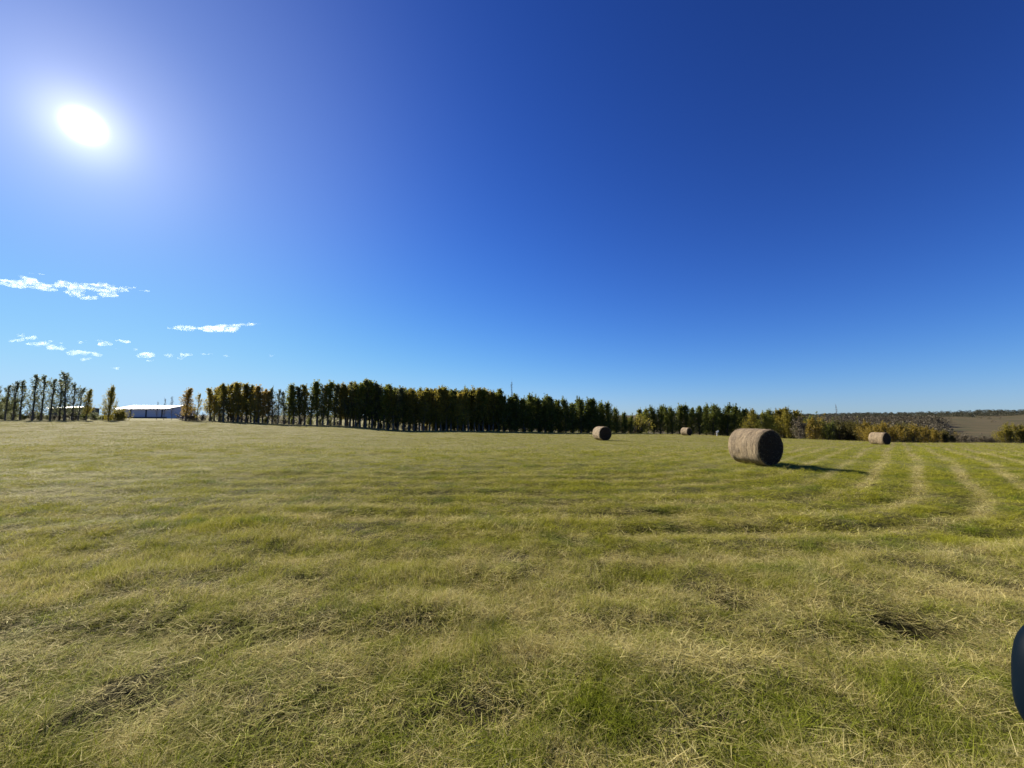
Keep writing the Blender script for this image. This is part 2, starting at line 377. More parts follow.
# ---------------------------------------------------------------- trees
def leaf_mat(name, a, b, trans=.62):
    m = M(name); g = m.n('ShaderNodeNewGeometry'); oi = m.n('ShaderNodeObjectInfo')
    f = m.math('ADD', m.math('MULTIPLY', g.outputs['Random Per Island'], .6), m.math('MULTIPLY', oi.outputs['Random'], .4))
    return m.foliage(m.mix(f, a, b), trans, .55)
def bark_mat(name, a, b):
    m = M(name); tcn = m.n('ShaderNodeTexCoord').outputs['Object']
    n = m.noise(m.scale(tcn, (4, 4, .8)), 3, 5, .7)
    return m.done(m.pbsdf(m.mix(n, a, b), .9, .2, n, .02, .6).outputs[0])
BARK = bark_mat('grey_poplar_bark', (.06, .05, .042), (.16, .14, .12))
LM = {'duskgold': leaf_mat('dull_gold_leaves', (.19, .14, .022), (.38, .28, .04), .5), 'duskolive': leaf_mat('dull_olive_leaves', (.085, .08, .02), (.19, .16, .035), .5),
      'farwood': leaf_mat('far_wood_leaves', (.035, .045, .03), (.085, .08, .045), .3), 'farbare': leaf_mat('far_bare_wood', (.07, .06, .038), (.12, .10, .06), .3),
      'dark': leaf_mat('dark_leaves', (.08, .10, .02), (.20, .22, .035)),
      'green': leaf_mat('green_leaves', (.12, .145, .022), (.30, .29, .045)),
      'olive': leaf_mat('olive_leaves', (.16, .15, .022), (.38, .31, .05)),
      'gold': leaf_mat('gold_leaves', (.30, .235, .035), (.52, .43, .08)),
      'rust': leaf_mat('rust_leaves', (.30, .20, .04), (.50, .36, .07)),
      'grey': leaf_mat('grey_green_leaves', (.10, .115, .05), (.22, .23, .10)),
      'twig': leaf_mat('dull_twigs', (.09, .075, .05), (.20, .16, .09), .15)}
def tube(co, lp, sz, pts, rads, sides=6):
    b = len(co); 
    for i, (p, r_) in enumerate(zip(pts, rads)):
        p = Vector(p); tan = (Vector(pts[min(i+1, len(pts)-1)])-Vector(pts[max(i-1, 0)])).normalized()
        u = tan.orthogonal().normalized(); v = tan.cross(u)
        for k in range(sides):
            a = 2*math.pi*k/sides; w = p+u*math.cos(a)*r_+v*math.sin(a)*r_; co.append(tuple(w))
    for i in range(len(pts)-1):
        for k in range(sides):
            k2 = (k+1) % sides; lp += [b+i*sides+k, b+i*sides+k2, b+(i+1)*sides+k2, b+(i+1)*sides+k]; sz.append(4)
def tree_meshes(h, rad, cb, nb, nleaf, leaf, seed, up=.75, bare=0.0, stems=1):
    """columnar poplar: leader(s), steep side branches, leaves strung in clumps along them"""
    r = random.Random(seed); co, lp, sz = [], [], []; lco, llp, lsz = [], [], []
    anchors = []
    for s in range(stems):
        ox, oy = (r.uniform(-.4, .4)*rad, r.uniform(-.4, .4)*rad) if stems > 1 else (0, 0); hh = h*(1 if s == 0 else r.uniform(.6, .92))
        lx, ly = r.uniform(-.05, .05)*h, r.uniform(-.05, .05)*h
        K = 8; pts = []; rads = []
        for k in range(K+1):
            f = k/K; pts.append((ox+lx*f*f+r.uniform(-.04, .04), oy+ly*f*f+r.uniform(-.04, .04), -.25+(hh+.25)*f)); rads.append((.013*h+.015)*(.45 if nleaf < 300 else 1)*(1-f)**.8*(1 if stems == 1 else .6)+.008)
        tube(co, lp, sz, pts, rads)
        for b in range(nb//stems):
            f = cb+(1-cb)*(b+r.random())/(nb//stems)*.97
            i = min(int(f*K), K-1); g = f*K-i; p0 = Vector(pts[i]).lerp(Vector(pts[i+1]), g)
            q_ = (f-cb)/(1-cb); env = min(1, .8+q_*1.2)*(1-q_)**.62
            L = rad*env*r.uniform(.5, 1.5)+.12; a = r.uniform(0, 2*math.pi); el = min(1.45, r.uniform(up-.3, up+.35)+.25*q_)
            if b % 6 == 0 and .2 < q_ < .85: el = 1.38; L = L*1.2+.05*h
            d = Vector((math.cos(a)*math.cos(el), math.sin(a)*math.cos(el), math.sin(el)))
            m1 = p0+d*L*.6; e = p0+d*L*1.1+Vector((0, 0, L*.6))
            tube(co, lp, sz, [p0, m1, e], [(.02+.012*L)*(.5 if nleaf < 300 else 1), (.012+.004*L)*(.6 if nleaf < 300 else 1), .005], 4)
            anchors += [(p0, m1, e, L if el < 1.37 else .3)]
        anchors += [(Vector(pts[-3]), Vector(pts[-2]), Vector(pts[-1]), .22)]*2
    for i in range(nleaf):
        p0, m1, e, L = anchors[min(int(r.random()*len(anchors)), len(anchors)-1)]
        if (hash((round(p0.x, 2), round(p0.z, 2))) % 100)/100 < bare: continue
        t_ = r.random()**.7; c = (p0.lerp(m1, t_*2) if t_ < .5 else m1.lerp(e, t_*2-1))
        sp = .05+.15*L*(1-t_*.75)
        c = c+Vector((r.gauss(0, sp), r.gauss(0, sp), r.gauss(0, sp*1.1)))
        if c.z < .05: continue
        n_ = Vector((r.gauss(0, 1), r.gauss(0, 1), r.gauss(0, 1))).normalized(); u = n_.orthogonal().normalized(); v = n_.cross(u); q = leaf*r.uniform(.5, 1.3)
        b = len(lco); lco += [tuple(c-u*q*.5), tuple(c+v*q*.42), tuple(c+u*q*.6), tuple(c-v*q*.42)]; llp += [b, b+1, b+2, b+3]; lsz.append(4)
    return tri_mesh('trunk', co, lp, sz), tri_mesh('crown', lco, llp, lsz)
KINDS = {'poplar': [tree_meshes(8, 1.25, .17, 80, 4300, .15, 100+i) for i in range(5)],
         'dense': [tree_meshes(7.5, 1.6, .05, 90, 6500, .16, 200+i, .65) for i in range(4)],
         'thin': [tree_meshes(8, 1.3, .14, 40, 1700, .15, 300+i, .7) for i in range(4)],
         'bare': [tree_meshes(6, .9, .2, 44, 200, .10, 400+i, .95) for i in range(3)],
         'shrub': [tree_meshes(3, 1.15, .04, 50, 3600, .12, 500+i, .7, 0, 4) for i in range(4)],
         'bush': [tree_meshes(1.6, 1.0, .03, 40, 2200, .11, 600+i, .45, 0, 4) for i in range(3)]}
BH = {'poplar': 8, 'dense': 7.5, 'thin': 8, 'bare': 6, 'shrub': 3, 'bush': 1.6}
_cache = {}; ntree = {}
def plant(kind, leafk, px, top, depth, label, cat, group, name, wide=1.0, i=None):
    x, y, z0 = gpt(px, depth)
    zt = at(px, top, depth).z; hgt = max(.5, zt-z0); i = random.randrange(len(KINDS[kind])) if i is None else i
    tm, cm = KINDS[kind][i]; key = (kind, leafk, i)
    if key not in _cache:
        a = tm.copy(); a.materials.append(BARK); b = cm.copy(); b.materials.append(LM[leafk]); _cache[key] = (a, b)
    tm, cm = _cache[key]; root = empty(name, (x, y, z0-.03), random.uniform(0, 6.28)); s = hgt/BH[kind]
    root.scale = (s*wide, s*wide, s)
    link('trunk', tm, None, root); link('crown', cm, None, root)
    tag(root, label, cat, group); return root
def lerp(pts, x): return float(np.interp(x, [p[0] for p in pts], [p[1] for p in pts]))
WIND = 'poplars of the long windbreak'
def spot(x):
    return next(w for l, w in ((90, 'below the slender poplars at the far left'), (205, 'beside the barn'), (235, 'at the left end of the windbreak'), (270, 'below the russet and gold trees'), (318, 'beside the sparse windbreak trees'), (350, 'left of the tallest windbreak tops'), (385, 'among the tallest windbreak tops'), (430, 'just right of the tallest windbreak tops'), (470, 'in the middle of the windbreak'), (508, 'just left of the windbreak bare tip'), (545, 'just right of the windbreak bare tip'), (585, 'left of the small windbreak bale'), (612, 'straight behind the small bale'), (999, 'at the low right end of the windbreak')) if x < l)
CW = {'green': 'leafy green', 'olive': 'olive', 'grey': 'dull grey green', 'gold': 'golden', 'dark': 'dark dense', 'rust': 'russet', 'twig': 'brown twiggy', 'duskgold': 'orange gold', 'duskolive': 'dull olive'}
# left, see-through grey trees
for px, top in ((-14, 383), (-3, 386), (7, 386), (15, 382), (22, 381), (34, 376), (43, 376), (52, 380), (61, 380), (66, 373), (74, 384), (80, 388)):
    plant('thin', 'grey', px, top, random.uniform(70, 76), ('slender see-through poplar cut by or closest to the left edge' if px < 10 else 'slender see-through poplar left of the pale roofed shed' if px < 40 else 'tallest slender see-through poplar at the far left' if px == 66 else 'slender see-through poplar in front of the pale roofed shed'), 'tree', 'slender grey poplars at the far left', 'poplar_tree', 1.3)
plant('poplar', 'olive', 88, 390, 71, 'small thin brownish poplar just left of the lone bushy tree near the white roofed barn', 'tree', None, 'poplar_tree', 1.1)
plant('dense', 'olive', 110, 388, 71, 'lone bushy olive brown tree at the left end of the white roofed barn', 'tree', None, 'poplar_tree', .95)
for px, top in ((158, 402), (165, 399), (173, 397)):
    plant('bare', 'twig', px, top, random.uniform(80, 84), 'leafless grey sapling in front of the right end of the white roofed barn', 'tree', 'bare saplings before the barn', 'bare_sapling', 1.2)
plant('poplar', 'rust', 187, 389, 72, 'small russet poplar right of the barn, taller of the pair', 'tree', None, 'poplar_tree', 1.6)
plant('thin', 'gold', 198, 394, 72, 'thin pale gold poplar right of the small russet one, smaller of the pair', 'tree', None, 'poplar_tree', 1.3)
x = 211
while x < 270:
    top = lerp([(205, 389), (230, 383), (250, 386), (270, 389)], x)+random.uniform(-2, 3)
    plant('poplar', random.choice(['gold', 'olive', 'gold', 'olive', 'rust']), x, top, random.uniform(71, 75), ('autumn poplar standing first at the left end of the windbreak' if x < 225 else 'autumn poplar among the tall golden tops of the windbreak' if x < 248 else 'autumn poplar just left of the sparse windbreak trees'), 'tree', WIND, 'poplar_tree', 1.6); x += random.uniform(3.6, 5.5)
for px, top in ((273, 388), (279, 390), (285, 392)):
    plant('thin', 'grey', px, top, 73, 'sparse see-through poplar between the gold and the green trees of the windbreak', 'tree', WIND, 'poplar_tree', 1.3)
TOPS = [(288, 389), (300, 387), (316, 384), (331, 382), (345, 385), (365, 382), (375, 386), (400, 389), (440, 390), (480, 391), (500, 393), (525, 398), (545, 399), (560, 402), (590, 402), (605, 404), (618, 409), (632, 414)]
for row in (0, 1):
    x = 290+row*52
    while x < 631:
        d = np.interp(x, [200, 420, 632], [73, 76, 92])+row*3.2+random.uniform(-.7, .7)
        top = lerp(TOPS, x)+random.uniform(-3, 3.5)+row*2.0+(4 if x > 600 and row else 0)
        if x < 400: lk = random.choice(['green', 'green', 'olive', 'grey'])
        elif x < 500: lk = random.choice(['olive', 'green', 'olive', 'gold' if row == 0 and x > 440 else 'green'])
        else: lk = random.choice(['dark', 'dark', 'green'])  # mostly darker leaves: the shade on this stretch is put into their colour
        cw = {'green': 'leafy green', 'olive': 'olive tinged', 'grey': 'dull grey green', 'gold': 'yellow tinged', 'dark': 'dark dense'}[lk]
        where = spot(x)
        lab = f"{cw} poplar {where}, " + ('front row' if row == 0 else 'second row')
        plant('dense' if (x > 500 or (row and x > 430)) else 'poplar', lk, x, top, d, lab, 'tree', WIND, 'poplar_tree', 1.6 if x < 400 else 1.6 if x < 500 else 1.5)
        x += random.uniform(4.2, 6.6) if x < 500 else random.uniform(6, 8.5)
plant('bare', 'twig', 512, 383, 86, 'bare topped tree whose leafless tip rises above the middle of the windbreak', 'tree', None, 'bare_tree', .7)
x = 640
while x < 748:
    d = random.uniform(106, 112); top = lerp([(638, 411), (648, 407), (700, 407), (735, 408), (748, 411)], x)+random.uniform(-1.5, 2)
    plant('dense', 'green' if x < 650 else random.choice(['dark', 'dark', 'green']), x, top, d, next(w for l, w in ((656, 'sunlit bushy tree first after the gap in the second tree row'), (678, 'dark bushy tree left of the tiniest bale in the second row'), (697, 'dark bushy tree straight behind the tiniest bale'), (722, 'dark bushy tree behind the tiny white marker'), (999, 'dark bushy tree just left of the yellow green trees')) if x < l), 'tree', 'trees of the second row', 'bushy_tree', 1.5); x += random.uniform(5, 7.5)  # first trees get lighter leaves: the sunlit left edge is painted in
x = 750
while x < 802:
    d = random.uniform(90, 96); top = lerp([(750, 412), (757, 416), (766, 413), (790, 409), (802, 415)], x)+random.uniform(-1.5, 1.5)
    plant('dense', random.choice(['green', 'olive', 'olive']), x, top, d, next(w for l, w in ((768, 'yellow green bushy tree standing behind the left half of the nearest bale'), (785, 'yellow green bushy tree standing behind the right half of the nearest bale'), (999, 'yellow green bushy tree just right of the nearest bale')) if x < l), 'tree', 'yellow green trees behind the nearest bale', 'bushy_tree', 1.5); x += random.uniform(5, 8)
plant('bare', 'twig', 836, 405, 84, 'bare pole-like dead tree standing above the autumn shrubs', 'tree', None, 'bare_tree', .5)
for row in (0, 1):
    x = 800+row*5
    while x < 956:
        d = random.uniform(66, 69)+row*4 if x > 860 else random.uniform(76, 80)+row*4
        top = lerp([(800, 420), (830, 422), (860, 424), (885, 426), (915, 428), (940, 431), (956, 436)], x)+random.uniform(-1.5, 2)-row*1
        lk = random.choice(['duskgold', 'duskolive', 'duskgold']) if x > 862 else random.choice(['duskolive', 'duskolive', 'twig', 'dark', 'duskgold'])
        plant('shrub', lk, x, top, d, CW[lk]+' autumn shrub '+next(w for l, w in ((830, 'right of the yellow green trees by the nearest bale'), (862, 'just left of the rightmost bale'), (895, 'straight behind the rightmost bale'), (925, 'just right of the rightmost bale'), (999, 'at the low right end of the orange thicket')) if x < l), 'shrub', 'autumn thicket along the field edge', 'autumn_shrub', 1.2); x += random.uniform(8, 12)
x = 955
while x < 995:
    plant('bush', 'twig', x, random.uniform(436, 439), random.uniform(64, 70), 'low dull twiggy bush on the field edge before the brown slope', 'shrub', 'low twiggy bushes on the field edge', 'twiggy_bush', 1.3); x += 6
for px, top in ((998, 430), (1006, 425), (1014, 426), (1024, 424), (1034, 425)):
    plant('shrub', 'olive', px, top, 63, 'rounded olive green shrub at the right end of the field edge', 'shrub', 'olive shrubs at the right edge', 'olive_shrub', 1.2)
# dark undergrowth at the feet of the windbreak
x = -20
while x < 640:
    if not (112 < x < 180):
        d = np.interp(x, [-20, 200, 420, 632], [75, 75, 78, 95])+random.uniform(-1, 1.5)
        gy_ = lerp([(-20, 420), (200, 420), (300, 424), (420, 431), (632, 434)], x)
        lk = random.choice(['dark', 'grey', 'twig']); plant('bush', lk, x, gy_-random.uniform(4, 8), d, CW[lk]+' low bush in the undergrowth '+spot(x), 'shrub', 'undergrowth below the windbreak', 'undergrowth_bush', 1.5)
    x += random.uniform(7, 11)
for px, top in ((3, 398), (12, 401)):
    plant('shrub', 'dark', px, top, 82, 'dark rounded tree low behind the slender poplars at the far left edge', 'tree', 'dark low trees at the far left', 'bushy_tree', 1.0)
for px, top in ((119, 411), (124, 412)):
    plant('bush', 'olive', px, top, 73, 'small olive bush at the left corner of the barn', 'shrub', 'bushes at the barn corner', 'olive_bush', 1.1)
for px in (634, 638):
    plant('bush', 'olive', px, 420, 98, 'low olive bush filling the gap between the two tree rows', 'shrub', 'bushes in the gap', 'olive_bush', 1.5)
# far woods on the ridge
def far_wood(name, spots, leafk, label):
    lco, llp, lsz = [], [], []; r = random.Random(5)
    for (x, y, z_, w, h) in spots:
        for k in range(150):
            a = r.uniform(0, 6.28); q = w*math.sqrt(r.random()); zz = h*r.random()**.8
            q *= (1-(zz/h)**3*.8)
            c = Vector((x+q*math.cos(a), y+q*math.sin(a), z_+zz)); s = w*.17*r.uniform(.5, 1.2)
            n_ = Vector((r.gauss(0, 1), r.gauss(0, 1), r.gauss(0, 1))).normalized(); u = n_.orthogonal().normalized(); v = n_.cross(u)
            b = len(lco); lco += [tuple(c-u*s*.5), tuple(c+v*s*.45), tuple(c+u*s*.5), tuple(c-v*s*.45)]; llp += [b, b+1, b+2, b+3]; lsz.append(4)
    tag(link(name, tri_mesh(name, lco, llp, lsz), LM[leafk]), label, 'wood', None, 'stuff')
def bh1(x, y): return float(base_h(np.array([x]), np.array([y]))[0])
sp = []
for i in range(1500):
    px = random.uniform(640, 1250); d = random.uniform(780, 1050); x_ = (px-512)/F*d
    sp.append((x_, d, bh1(x_, d)-1, random.uniform(5, 9), random.uniform(3, 7)+11*max(0, fbm(x_*.006, 3., 4)-.3)))
far_wood('ridge_wood', sp, 'farwood', 'far dark wooded ridge on the horizon beyond the brown slope')
sp = []
for i in range(1100):
    px = random.uniform(700, 940); d = random.uniform(300, 620); x_ = (px-512)/F*d
    if fbm(x_*.01, d*.01, 44) < .36: continue
    sp.append((x_, d, bh1(x_, d)-.5, random.uniform(5, 10), random.uniform(6, 12)))
for i in range(60):
    px = random.uniform(935, 1200); d = random.uniform(560, 800); x_ = (px-512)/F*d
    if fbm(x_*.01, d*.01, 14) < .55: continue
    sp.append((x_, d, bh1(x_, d)-.5, random.uniform(2, 4), random.uniform(3, 5)))
far_wood('valley_wood', sp, 'farbare', 'dull grey brown wood filling the valley behind the autumn shrubs')

# ---------------------------------------------------------------- barns
def box(bm, x0, x1, y0, y1, z0, z1):
    v = [bm.verts.new(p) for p in ((x0, y0, z0), (x1, y0, z0), (x1, y1, z0), (x0, y1, z0), (x0, y0, z1), (x1, y0, z1), (x1, y1, z1), (x0, y1, z1))]
    for f in ((3, 2, 1, 0), (4, 5, 6, 7), (0, 1, 5, 4), (1, 2, 6, 5), (2, 3, 7, 6), (3, 0, 4, 7)): bm.faces.new([v[i] for i in f])
def bmo(name, bm, mat, parent=None):
    me = bpy.data.meshes.new(name); bm.to_mesh(me); bm.free(); return link(name, me, mat, parent)
def metal_mat(name, col, rough=.35, metallic=.0):
    m = M(name); tcn = m.n('ShaderNodeTexCoord').outputs['Object']
    w = m.n('ShaderNodeTexWave', wave_type='BANDS', bands_direction='X'); m.l(tcn, w.inputs[0]); w.inputs['Scale'].default_value = 1.2
    n = m.noise(tcn, .5, 4)
    c = m.mix(m.math('MULTIPLY', n, .35), col, tuple(q*.6 for q in col))
    b = m.pbsdf(c, rough, .5, w.outputs['Fac'], .03, .4); b.inputs['Metallic'].default_value = metallic
    return m.done(b.outputs[0])
ROOF = metal_mat('white_metal_roof', (.8, .8, .8), .25); WALL = metal_mat('grey_lilac_siding', (.55, .53, .60), .6); POST = metal_mat('dark_trim', (.05, .05, .06), .6)
def barn(px0, px1, eave, ridge, basepy, depth, label, wallmat, posts):
    x0 = at(px0, 415, depth).x; x1 = at(px1, 415, depth).x; ze = at(px0, eave, depth).z; zr = at(px0, ridge, depth+6).z-.2; zb = min(at(px0, basepy, depth).z, 0.8)
    L = x1-x0; root = empty('barn', ((x0+x1)/2, depth+6, zb)); he = ze-zb; hr = zr-zb; hx = L/2; D = 12
    bm = bmesh.new(); box(bm, -hx, hx, -6, 6, 0, he); 
    for s in (-hx, hx):
        a = [bm.verts.new((s, -6, he+.002)), bm.verts.new((s, 6, he+.002)), bm.verts.new((s, 0, hr-.1))]; bm.faces.new(a)
    bmo('wall', bm, wallmat, root)
    bm = bmesh.new()
    for sgn in (-1, 1):
        v = [bm.verts.new(p) for p in ((-hx-.5, sgn*6.6, he-.08), (hx+.5, sgn*6.6, he-.08), (hx+.5, 0, hr), (-hx-.5, 0, hr), (-hx-.5, sgn*6.6, he+.12), (hx+.5, sgn*6.6, he+.12), (hx+.5, 0, hr+.2), (-hx-.5, 0, hr+.2))]
        for f in ((0, 1, 2, 3), (7, 6, 5, 4), (0, 4, 5, 1), (0, 3, 7, 4), (1, 5, 6, 2)): bm.faces.new([v[i] for i in f])
    bmo('roof', bm, ROOF, root)
    for f in posts:
        bm = bmesh.new(); box(bm, -hx+L*f-.2, -hx+L*f+.2, -6.12, -6.003, 0, he-.1); bmo('door_post', bm, POST, root)
    bm = bmesh.new(); box(bm, -hx+.02, hx-.02, -6.09, -6.004, 0, .55); bmo('plinth', bm, POST, root)
    tag(root, label, 'barn'); return root
barn(117, 167, 409, 405.4, 418.5, 135, 'long low barn with white metal roof and grey lilac walls between the left trees', WALL, (.27, .58, .9))
barn(48, 66, 408.3, 406.6, 418, 150, 'low dark walled shed with pale roof glimpsed behind the slender left poplars', metal_mat('dark_green_siding', (.05, .06, .055), .7), (.4,))

# ---------------------------------------------------------------- hay bales
def bale_mats():
    m = M('net_wrapped_straw'); tcn = m.n('ShaderNodeTexCoord').outputs['Object']
    # X is the bale's axis: fibres wound round it give thin bands along X
    band = m.noise(m.scale(tcn, (9, .8, .8)), 1.8, 6, .75); blot = m.noise(m.scale(tcn, (2.0, 1.5, 1.5)), 1.6, 4, .6); fine = m.noise(tcn, 45, 4, .7)
    c = m.mix(m.ramp(band, [(.3, 0.), (.7, 1.)]), (.14, .095, .05), (.46, .345, .195))
    c = m.mix(m.ramp(blot, [(.42, .0), (.66, .6)]), c, (.10, .072, .045))
    c = m.mix(m.math('MULTIPLY', m.ramp(fine, [(.5, 0.), (.7, 1.)]), .6), c, (.6, .5, .33))
    side = m.done(m.pbsdf(c, .7, .3, m.math('ADD', m.math('MULTIPLY_ADD', blot, 2.0, band), fine), .06, 1).outputs[0])
    m = M('cut_straw_end_shaded'); tcn = m.n('ShaderNodeTexCoord').outputs['Object']
    sep = m.n('ShaderNodeSeparateXYZ'); m.l(tcn, sep.inputs[0])
    rad = m.math('SQRT', m.math('ADD', m.math('POWER', sep.outputs[1], 2.0), m.math('POWER', sep.outputs[2], 2.0)))
    rings = m.math('SINE', m.math('ADD', m.math('MULTIPLY', rad, 55.0), m.math('MULTIPLY', m.noise(tcn, 3, 4), 7.0)))
    f = m.math('ADD', m.math('MULTIPLY', rings, .05), m.noise(tcn, 30, 5, .75))
    c = m.mix(m.ramp(f, [(.3, 0.), (.8, 1.)]), (.014, .009, .005), (.055, .037, .02))  # near-black straw: shade of the side turned from the sun, put into the colour
    end = m.done(m.pbsdf(c, .9, .15, f, .04, 1).outputs[0])
    m = M('dry_straw'); g = m.n('ShaderNodeNewGeometry')
    st = m.foliage(m.mix(g.outputs['Random Per Island'], (.2, .15, .07), (.5, .42, .25)), .35)
    return side, end, st
BS, BE, BST = bale_mats()
def bale_parts(seed, rad=.76, L=1.35):
    r = np.random.default_rng(seed); NA, NL = 96, 26
    def rr_(a, u):
        q = rad*(1+.012*math.sin(2*a+seed)+.008*math.sin(5*a+1.3*seed)+.006*math.sin(u*7+seed))
        q += .006*mnoise.noise(Vector((u*18, math.cos(a)*3, math.sin(a)*3+seed)))+.010*mnoise.noise(Vector((u*3, math.cos(a)*4, math.sin(a)*4+seed)))
        return q
    co = []; lp = []; sz = []
    for j in range(NL+1):
        u = -L/2+L*j/NL; e = min(j, NL-j)/NL*L; rnd = 1-.045*math.exp(-(e/.035)**1.2)
        for k in range(NA):
            a = 2*math.pi*k/NA; q = rr_(a, u)*rnd; zz = math.sin(a)*q
            zz = max(zz, -rad*.955+.004*math.sin(k)); co.append((u, math.cos(a)*q, zz))
    for j in range(NL):
        for k in range(NA):
            k2 = (k+1) % NA; lp += [j*NA+k, (j+1)*NA+k, (j+1)*NA+k2, j*NA+k2]; sz.append(4)
    wrap = tri_mesh('net_wrap', co, lp, sz); wrap.polygons.foreach_set('use_smooth', [True]*len(wrap.polygons))
    ends = []
    for s in (-1, 1):
        c2 = [(s*(L/2+.03), 0, 0)]; lp = []; sz = []; RN = 12
        for i in range(1, RN+1):
            f = i/RN
            for k in range(NA):
                a = 2*math.pi*k/NA; q = rr_(a, s*L/2)*.955*f
                x = s*(L/2+.028*(1-f**3)+(.012*mnoise.noise(Vector((q*9, a*3, seed+s))) if i < RN else -.002))
                c2.append((x, math.cos(a)*q, max(math.sin(a)*q, -rad*.955)))
        for k in range(NA):
            k2 = (k+1) % NA; lp += [0, 1+k, 1+k2] if s > 0 else [0, 1+k2, 1+k]; sz.append(3)
            for i in range(RN-1):
                b0, b1 = 1+i*NA, 1+(i+1)*NA; q4 = [b0+k, b1+k, b1+k2, b0+k2]; lp += q4 if s > 0 else q4[::-1]; sz.append(4)
        em = tri_mesh('end_face', c2, lp, sz); em.polygons.foreach_set('use_smooth', [True]*len(em.polygons)); ends.append(em)
    # loose straws poking out of wrap and ends
    lco, llp, lsz = [], [], []
    for i in range(2600):
        a = r.uniform(0, 2*math.pi); 
        if r.random() < .45:
            p = Vector((r.uniform(-L/2, L/2), math.cos(a)*rad*.99, math.sin(a)*rad*.99)); nrm = Vector((0, math.cos(a), math.sin(a))); tg = Vector((r.normal(0, .5), -math.sin(a), math.cos(a)))*r.choice([-1, 1])
        else:
            s = r.choice([-1, 1]); q = rad*(.93 if r.random() < .5 else math.sqrt(r.random())*.93); p = Vector((s*(L/2+.012), math.cos(a)*q, math.sin(a)*q)); nrm = Vector((s, 0, 0)); tg = Vector((0, r.normal(), r.normal()))
        if p.z < -rad*.9: continue
        d = (nrm*r.uniform(.08, .55)+tg.normalized()).normalized(); Ls = r.uniform(.03, .10); w = d.cross(nrm).normalized()*.0022
        e = p+d*Ls; b = len(lco); lco += [tuple(p-w), tuple(p+w), tuple(e+w*.4), tuple(e-w*.4)]; llp += [b, b+1, b+2, b+3]; lsz.append(4)
    return wrap, ends, tri_mesh('loose_straw', lco, llp, lsz)
def bale(px, basepy, depth, naz, rad, L, seed, label):
    p = at(px, basepy, depth); g = g1(p.x, p.y)
    nx, ny = math.sin(R(naz)), math.cos(R(naz))
    wrap, ends, st = bale_parts(seed, rad, L)
    root = empty('hay_bale', (p.x, p.y, g), math.atan2(ny, nx))
    body = empty  # parts sit one radius above the base
    for nm, me_, mt in (('net_wrap', wrap, BS), ('end_face', ends[0], BE), ('end_face', ends[1], BE), ('loose_straw', st, BST)):
        o = link(nm, me_, mt, root); o.location = (0, 0, rad*.95)
    tag(root, label, 'hay bale', 'round hay bales on the field'); print('bale', px, 'wanted z', round(p.z, 2), 'ground', round(g, 2)); return root
bale(756, 464.5, 15.7, 160, .725, 1.30, 1, 'largest and nearest round hay bale, casting a long shadow to its right')
bale(602, 439.5, 41, 161, .76, 1.35, 2, 'small round hay bale before the dark windbreak, left of all the other bales')
bale(686.5, 435.5, 70, 150, .74, 1.3, 3, 'tiniest round hay bale, farthest off, before the second dark tree row')
bale(880, 444.5, 47, 163, .76, 1.45, 4, 'rightmost round hay bale, before the orange autumn shrubs')
# small white marker by the trees
root = empty('marker_post', gpt(715.5, 76)); WH = M('white_paint'); WHm = WH.done(WH.pbsdf((.75, .75, .72), .5).outputs[0])
bm = bmesh.new(); bmesh.ops.create_cone(bm, cap_ends=True, segments=10, radius1=.06, radius2=.05, depth=.9, matrix=Matrix.Translation((0, 0, .4))); bmo('post', bm, WHm, root)
bm = bmesh.new(); box(bm, -.1, .42, -.03, .03, .62, .92); bmesh.ops.rotate(bm, verts=bm.verts, cent=(0, 0, .77), matrix=Matrix.Rotation(R(-35), 3, 'Y')); bmo('plate', bm, WHm, root)
tag(root, 'tiny white tilted marker standing at the edge of the field left of the nearest bale', 'marker')

# ---------------------------------------------------------------- car mirror at the right edge
m = M('dark_blue_car_paint'); b = m.pbsdf((.0015, .005, .010), .5, .05); CP = m.done(b.outputs[0])
m = M('black_plastic'); BP = m.done(m.pbsdf((.015, .015, .018), .5).outputs[0])
m = M('mirror_glass'); b = m.pbsdf((.7, .72, .75), .03); b.inputs['Metallic'].default_value = 1; MG = m.done(b.outputs[0])
def rounded(name, sx, sy, sz, mat, parent, loc, p=3.2, taper=.0):
    bm = bmesh.new(); bmesh.ops.create_uvsphere(bm, u_segments=48, v_segments=28, radius=1)
    for v in bm.verts:
        c = v.co; f = (abs(c.x)**p+abs(c.y)**p+abs(c.z)**p)**(-1/p); c *= f; k = 1-taper*c.z
        v.co = Vector((c.x*sx*k, c.y*sy, c.z*sz))
    o = bmo(name, bm, mat, parent); o.data.polygons.foreach_set('use_smooth', [True]*len(o.data.polygons)); o.location = loc; return o
mc = at(1059, 686, .80)
root = empty('car_mirror', (mc.x+.06, mc.y, mc.z-.13))
rounded('housing', .115, .06, .122, CP, root, (0, 0, .13), 3.0, .10)
rounded('mirror_glass', .095, .006, .10, MG, root, (0, -.058, .13), 4)
rounded('arm', .09, .03, .022, BP, root, (.15, .0, .05), 3)
tag(root, 'dark blue car door mirror cut off by the right edge of the photo', 'car mirror')

